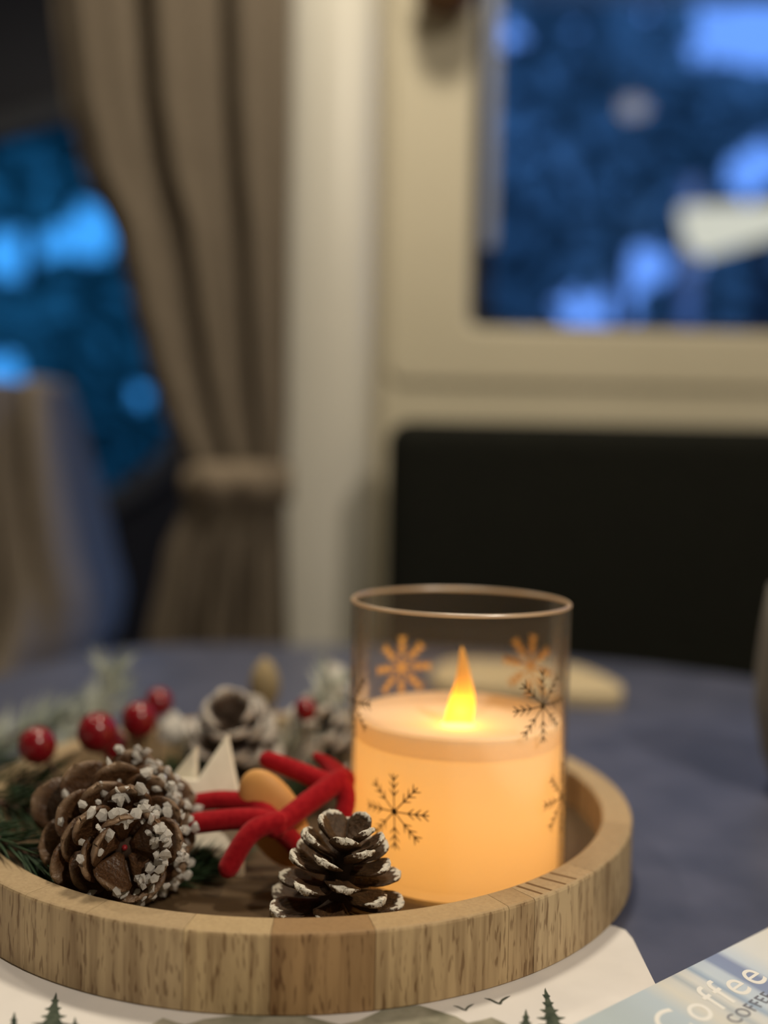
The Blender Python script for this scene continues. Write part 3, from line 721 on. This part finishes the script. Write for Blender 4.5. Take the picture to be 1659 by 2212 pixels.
# white-tipped cone in front of the candle
M_c2 = cone_mat('dark_cone_white_tips', (.020, .010, .004), (.10, .048, .016), (.12, .06, .025), (.66, .63, .55), 1.13, 1.19, .6)
S2 = [scale_me(1.0, .17, d, c, seed=k) for k, (d, c) in enumerate(((-.05, .10), (-.14, .14), (.03, .08)))]
c2 = T(718, 1975, TF); c2 = P(722, 1960, .318)
cone2 = empty('pinecone', (c2.x, c2.y, TF + .001), 'small dark pinecone with white painted tips standing against the candle glass', 'pinecone', rot=axis_rot((.12, -.12, 1), 1.0))
pinecone(cone2, 34, .0285, .0058, .0205, .0120, .0130, .0098, -10, 46, M_c2, S2, 3, .07, .85)

# crystal-frosted cone lying with its tip to the front
M_c1 = cone_mat('brown_open_cone', (.036, .016, .007), (.115, .054, .022), (.25, .165, .10), None, 1, 1, .42, .84)
S1 = [scale_me(1.05, .26, d, c, seed=10 + k) for k, (d, c) in enumerate(((-.20, .14), (-.12, .10), (-.26, .18)))]
ctr = P(258, 1806, .327); ax = Vector((.36, -1, .14)).normalized()
base = ctr - ax * .014
cone1 = empty('pinecone', base, 'large brown pinecone lying on its side crusted with clear sugar crystals', 'pinecone', rot=axis_rot(ax, .4))
tips = pinecone(cone1, 36, .034, .0085, .0255, .0125, .0185, .0125, -24, 40, M_c1, S1, 8, .10, .95)
M_cry = mat('clear_crystal')[0]
b = M_cry.node_tree.nodes['Principled BSDF']; b.inputs['Base Color'].default_value = (.82, .80, .76, 1); b.inputs['Roughness'].default_value = .08; b.inputs['Transmission Weight'].default_value = .5; b.inputs['IOR'].default_value = 1.45
def crystal_me(seed):
    r = random.Random(seed); bm = bmesh.new(); bmesh.ops.create_icosphere(bm, subdivisions=1, radius=1)
    for v in bm.verts: v.co *= r.uniform(.62, 1.15); v.co.z *= .75
    me = bpy.data.meshes.new('crystal'); bm.to_mesh(me); bm.free(); me.materials.append(M_cry); return me
CRY = [crystal_me(k) for k in range(6)]
rc = random.Random(21); inv1 = INV[cone1.name]; R1 = inv1.inverted(); ncry = 0
for o, M_, t, ln, wd in tips:
    wp = (R1 @ M_) @ Vector((.92, 0, .1)); d = wp - ctr
    s = d.dot(Vector((.92, 0, .36))) / .025
    k = 0
    if s > .55: k = rc.randint(11, 16)
    elif s > .2: k = rc.randint(8, 12)
    elif s > -.1: k = rc.randint(1, 4)
    elif s > -.4: k = rc.choice((0, 0, 1, 2))
    elif s > -.6: k = rc.choice((0, 0, 1))
    for _ in range(k):
        q = Vector((rc.uniform(.66, 1.02), rc.uniform(-.40, .40), rc.uniform(.02, .30) + .10))
        sz = rc.uniform(.0012, .0027)
        Mq = Matrix.Translation(M_ @ q) @ Matrix.Rotation(rc.uniform(0, 6.28), 4, Vector((rc.gauss(0, 1), rc.gauss(0, 1), rc.gauss(0, 1))).normalized()) @ Matrix.Diagonal((sz, sz * rc.uniform(.7, 1.1), sz * rc.uniform(.6, 1), 1))
        obj('sugar_crystal', CRY[ncry % 6], None, cone1, Mq); ncry += 1
obj('bud', sphere_me((0, 0, .0300), .0011, (1, 1, 1.8), 10, 8), simple('dark_red_bud', (.25, .015, .02), .4), cone1)

# frosted cones at the back of the tray
M_c3 = cone_mat('frosted_cone', (.03, .02, .014), (.10, .065, .045), (.30, .26, .22), (.66, .62, .57), .98, 1.16)
S3 = [scale_me(1.05, .24, -.14, .16, seed=30), scale_me(1.0, .26, -.05, .12, seed=31)]
p3 = P(505, 1600, .46)
cone3 = empty('pinecone', (p3.x, p3.y, .021), 'frosted white-tipped pinecone behind the cream star', 'pinecone', rot=axis_rot((.05, -.62, .75), .2))
pinecone(cone3, 28, .030, .007, .0215, .014, .0150, .012, -6, 50, M_c3, S3, 13, .12)
p4 = P(712, 1600, .475)
cone4 = empty('pinecone', (p4.x, p4.y, .0125), 'frosted pinecone tucked behind the red snowflake beside the candle glass', 'pinecone', rot=axis_rot((-.25, -.30, .9), 1.2))
pinecone(cone4, 26, .028, .0065, .018, .012, .0135, .011, -4, 52, M_c3, S3, 17, .12)

# ------------------------------------------------------------------ cream stars
M_star = noisy('cream_felt', (.80, .75, .62), (.86, .81, .68), nscale=250, rough=.9, spec=.15)
def star(center, R_, ri, a0, tilt, thick, label):
    pts = []
    for k in range(10):
        a = math.radians(a0 + 36 * k); r_ = R_ if k % 2 == 0 else ri
        pts.append((r_ * math.cos(a), r_ * math.sin(a)))
    me = prism_me(pts, -thick / 2, thick / 2, .0009)
    rot = Matrix.Rotation(math.radians(90), 3, 'X')
    o = obj('star_ornament', me, M_star); m = (Matrix.Rotation(tilt[1], 3, 'Z') @ Matrix.Rotation(tilt[0], 3, 'X') @ rot).to_4x4(); m.translation = center
    o.matrix_world = m; o['label'] = label; o['category'] = 'star'
    return o
sc_ = P(458, 1754, .364)
star(sc_, .0285, .0128, 80, (-.42, .10), .0042, 'cream felt star leaning beside the crystal-crusted pinecone')
star(P(385, 1732, .373), .0214, .0090, 74, (-.15, -.2), .0042, 'cream felt star standing behind the other star, only its tip showing')

# ------------------------------------------------------------------ orange oval
oc_ = P(592, 1768, .353)
ov = sphere_me((0, 0, 0), 1, (.0190, .0048, .0103), 28, 16)
M_or = noisy('orange_brown_wood', (.66, .33, .10), (.74, .40, .14), scale=(1, 1, 1), nscale=60, rough=.5, spec=.3)
o = obj('oval_ornament', ov, M_or); m = (Matrix.Rotation(math.radians(62), 4, 'Y')); m.translation = oc_; o.matrix_world = m
tag(o, 'smooth orange-brown oval ornament behind the red felt snowflake', 'ornament')

# ------------------------------------------------------------------ red felt snowflake
M_red = noisy('red_felt', (.27, .005, .011), (.35, .010, .016), nscale=500, rough=.95, spec=.1, bump=.3, dist=.0006)
bsd = M_red.node_tree.nodes['Principled BSDF']; bsd.inputs['Sheen Weight'].default_value = .3; bsd.inputs['Sheen Tint'].default_value = (1, .3, .3, 1)
rs0 = P(600, 1785, .348)
red = empty('felt_snowflake', (rs0.x, rs0.y, rs0.z), 'red felt snowflake with forked arms between the star and the candle', 'ornament')
def rarm(pp, rad):
    path = catmull([P(q[0], q[1], q[2] - .010) for q in pp], 6); child('arm', tube_me(path, [1.2 * (rad[0] + (rad[1] - rad[0]) * i / (len(path) - 1)) for i in range(len(path))], 12), M_red, red)
rarm([(425, 1733, .366), (480, 1728, .365), (545, 1738, .362), (598, 1778, .354)], (.0026, .0030))
rarm([(425, 1778, .352), (500, 1770, .351), (560, 1770, .350), (600, 1785, .349)], (.0030, .0030))
rarm([(494, 1874, .342), (525, 1820, .344), (555, 1790, .346), (600, 1775, .349)], (.0029, .0030))
rarm([(595, 1788, .349), (650, 1745, .356), (705, 1705, .363), (735, 1685, .368)], (.0031, .0034))
rarm([(578, 1641, .372), (640, 1664, .370), (690, 1685, .368), (735, 1700, .366)], (.0026, .0032))
rarm([(684, 1634, .382), (712, 1655, .378), (742, 1685, .370)], (.0014, .0036))
rarm([(738, 1690, .368), (748, 1730, .364), (738, 1770, .360)], (.0032, .0026))
rarm([(600, 1788, .350), (630, 1815, .354), (655, 1845, .358)], (.0030, .0028))

# ------------------------------------------------------------------ greenery and berries
def needles_me(path, n, ln, r, rad=.00045, spread=1.0, fwd=.9, droop=0.0):
    vs, fs = [], []; path = [Vector(p) for p in path]
    for _ in range(n):
        t = r.random() * (len(path) - 1.001); i = int(t); p = path[i].lerp(path[i + 1], t - i); d = (path[i + 1] - path[i]).normalized()
        sd = Vector((r.gauss(0, 1), r.gauss(0, 1), r.gauss(0, 1))); sd = (sd - d * sd.dot(d)).normalized()
        dr_ = (d * fwd + sd * spread).normalized(); dr_.z -= droop; l = ln * r.uniform(.7, 1.1)
        e = p + dr_ * l
        if e.z < TF + .001: e.z = TF + .001
        a = dr_.cross(Vector((.3, .5, .8))).normalized(); b_ = dr_.cross(a).normalized(); k = len(vs)
        mid = p.lerp(e, .6)
        for q, w_ in ((p, rad), (mid, rad * .9)): vs += [q + a * w_, q - a * w_ * .5 + b_ * w_ * .87, q - a * w_ * .5 - b_ * w_ * .87]
        vs.append(e)
        fs += [(k, k + 1, k + 4, k + 3), (k + 1, k + 2, k + 5, k + 4), (k + 2, k, k + 3, k + 5), (k + 3, k + 4, k + 6), (k + 4, k + 5, k + 6), (k + 5, k + 3, k + 6)]
    return new_mesh('needles', vs, fs)
M_ndl = noisy('dark_pine_needle', (.012, .035, .016), (.035, .075, .03), nscale=60, rough=.6)
M_fr = noisy('frosted_needle', (.36, .42, .34), (.62, .66, .60), nscale=50, rough=.7)
M_twig = noisy('brown_twig', (.06, .035, .025), (.12, .07, .05), nscale=80, rough=.9)
M_berry = simple('glossy_red_berry', (.21, .004, .011), .22, .6)
def sprig(px, n, ln, label, seed, m_=M_ndl, rad=.0014, name='pine_sprig', group=None, **kw):
    path = catmull([P(*q) for q in px], 6)
    for p in path: p.z = max(p.z, TF + .002)
    t = empty(name, path[0], label, 'sprig', group)
    child('twig', tube_me(path, rad, 6), M_twig, t)
    child('needles', needles_me(path, n, ln, random.Random(seed), **kw), m_, t, kind='stuff'); return t
sprig([(-90, 1770, .345), (0, 1815, .335), (70, 1850, .330), (120, 1885, .326)], 150, .022, 'dark green pine sprig lying along the tray rim under the large pinecone', 1, spread=.55, rad=.0012)
sprig([(-120, 1690, .385), (0, 1735, .375), (90, 1760, .37), (190, 1800, .37)], 220, .024, 'dark green pine sprig behind the large crystal pinecone', 2, spread=.7)
sprig([(-140, 1600, .43), (-20, 1680, .42), (90, 1700, .41), (200, 1720, .41)], 240, .026, 'green pine sprig below the single red berry', 3, spread=.8)
sprig([(440, 1880, .40), (520, 1830, .41), (610, 1760, .42), (690, 1690, .43)], 200, .020, 'dark pine sprig in the gap between oval and red snowflake', 4, spread=.9)
sprig([(330, 1720, .43), (400, 1660, .44), (470, 1640, .45)], 160, .020, 'dark pine sprig behind the cream stars', 5, spread=.9)
sprig([(120, 1640, .47), (190, 1560, .49), (235, 1500, .50), (243, 1455, .505)], 190, .020, 'pale frosted sprig rising behind the red berries', 6, M_fr, spread=.9, rad=.001)
sprig([(-40, 1650, .48), (30, 1590, .49), (110, 1560, .50), (180, 1550, .50)], 220, .022, 'pale frosted sprig lying behind the single red berry', 7, M_fr, spread=.9)
sprig([(600, 1640, .45), (650, 1590, .46), (690, 1540, .47), (710, 1470, .48)], 130, .018, 'pale frosted sprig standing beside the candle glass', 8, M_fr, spread=.9)
sprig([(330, 1930, .345), (400, 1925, .350), (450, 1910, .360), (480, 1890, .372)], 260, .018, 'dark pine sprig lying on the tray floor between the two front pinecones', 11, spread=.8, rad=.0012)
sprig([(400, 1880, .405), (470, 1875, .41), (540, 1865, .42), (600, 1850, .425)], 240, .018, 'dark pine sprig lying under the lower point of the cream star', 12, spread=.9, rad=.0012)
bs = empty('berry_sprig', P(250, 1720, .43), 'sprig of glossy red berries on wire stems behind the large pinecone', 'berries')
def berry(u, v, Y, r_, foot, root):
    c = P(u, v, Y); f = P(*foot)
    d = (f - c).normalized()
    rot = d.to_track_quat('-Z', 'Y').to_matrix().to_4x4()
    me = lathe_me([(0, -1.32), (.10, -1.30), (.16, -1.18), (.34, -1.0), (.70, -.78), (.93, -.42), (1.0, 0), (.93, .40), (.72, .72), (.40, .93), (.16, 1.0), (.05, .96), (0, .94)], 24)
    me.transform(Matrix.Translation(c) @ rot @ Matrix.Scale(r_, 4))
    b_ = child('berry', me, M_berry, root)
    child('stem', tube_me(catmull([c + d * r_ * 1.2, c.lerp(f, .5) + Vector((.002, 0, -.003)), f], 5), .0007, 6), M_twig, root, parent=b_)
berry(80, 1610, .40, .0073, (170, 1740, .42), bs)
berry(210, 1582, .405, .0080, (250, 1720, .43), bs)
berry(300, 1554, .43, .0075, (280, 1720, .43), bs)
berry(343, 1516, .47, .0064, (320, 1690, .44), bs)
berry(242, 1608, .435, .0062, (265, 1720, .43), bs)
bs2 = empty('berry_sprig', P(640, 1640, .46), 'single small red berry between the frosted pinecones at the back', 'berries')
berry(660, 1532, .44, .0050, (640, 1640, .45), bs2)
# pale leaves and a tan bud at the back of the arrangement
M_pleaf = noisy('frosted_leaf', (.40, .39, .36), (.56, .54, .50), nscale=40, rough=.8)
def leaf_px(pts, Y, m_, label, name='frosted_leaf'):
    c = [P(u, v, Y + dy) for u, v, dy in pts]; n = len(c); mid = sum(c, Vector()) / n + Vector((0, -.004, 0))
    vs = c + [mid] + [p + Vector((0, .0012, 0)) for p in c] + [mid + Vector((0, .0012, 0))]
    fs = [(k, (k + 1) % n, n) for k in range(n)] + [((k + 1) % n + n + 1, k + n + 1, 2 * n + 1) for k in range(n)] + [(k, k + n + 1, (k + 1) % n + n + 1, (k + 1) % n) for k in range(n)]
    o = obj(name, fixn(new_mesh('leaf', vs, fs)), m_); return tag(o, label, 'leaf')
leaf_px([(745, 1530, .0), (700, 1510, 0), (690, 1460, .01), (712, 1428, .015), (742, 1440, .012), (752, 1490, 0)], .50, M_pleaf, 'pale grey rounded leaf standing beside the candle glass')
leaf_px([(655, 1680, 0), (622, 1640, 0), (628, 1590, .005), (665, 1565, .008), (700, 1595, .004), (698, 1650, 0)], .455, M_pleaf, 'pale grey leaf behind the red snowflake prongs')
leaf_px([(395, 1620, 0), (345, 1600, 0), (340, 1560, .004), (375, 1535, .008), (400, 1560, .004)], .46, M_pleaf, 'pale grey leaf between the berries and the frosted pinecone')
tb = P(572, 1478, .52)
o = obj('dried_bud', lathe_me([(0, -.016), (.004, -.013), (.0075, -.005), (.008, .001), (.006, .008), (.002, .013), (0, .014)], 16, tb), noisy('tan_bud', (.30, .23, .12), (.38, .30, .17), nscale=60, rough=.8)); tag(o, 'tan dried bud above the frosted pinecone', 'bud')
obj('stem', tube_me([tb + Vector((0, 0, -.014)), P(560, 1640, .50)], .001, 6), M_twig, o)

# ------------------------------------------------------------------ things farther along the table
wb = [T(u, v, .010) for u, v in ((960, 1474), (1100, 1486), (1240, 1496), (1330, 1497), (1346, 1488), (1336, 1474), (1290, 1452), (1235, 1436), (1120, 1428), (980, 1424), (930, 1450))]
wbs = catmull([Vector((p.x, p.y, 0)) for p in wb], 5, True)
o = obj('wooden_board', prism_me([(p.x, p.y) for p in wbs], 0, .010, .0015), noisy('pale_board_wood', (.50, .40, .24), (.60, .50, .32), scale=(8, 60, 60), nscale=3, rough=.6)); tag(o, 'small pale wooden board lying on the table behind the candle', 'board')
gx = T(1636, 1600, 0)
tum = empty('tumbler', (.2195, .488, 0), 'frosted grey drinking glass standing alone on the table beyond the tray', 'glass')
M_tum = thin_glass('grey_frosted_glass', (.75, .74, .72), .8, .15, .55, (.42, .40, .37))
child('glass_body', lathe_me([(0, 0), (.020, 0), (.027, .004), (.033, .018), (.0365, .04), (.0365, .06), (.0345, .08), (.0315, .10), (.0305, .10), (.0335, .08), (.0352, .06), (.035, .04), (.031, .018), (.025, .008), (0, .007)], 64, (.2195, .488, .0005)), M_tum, tum)
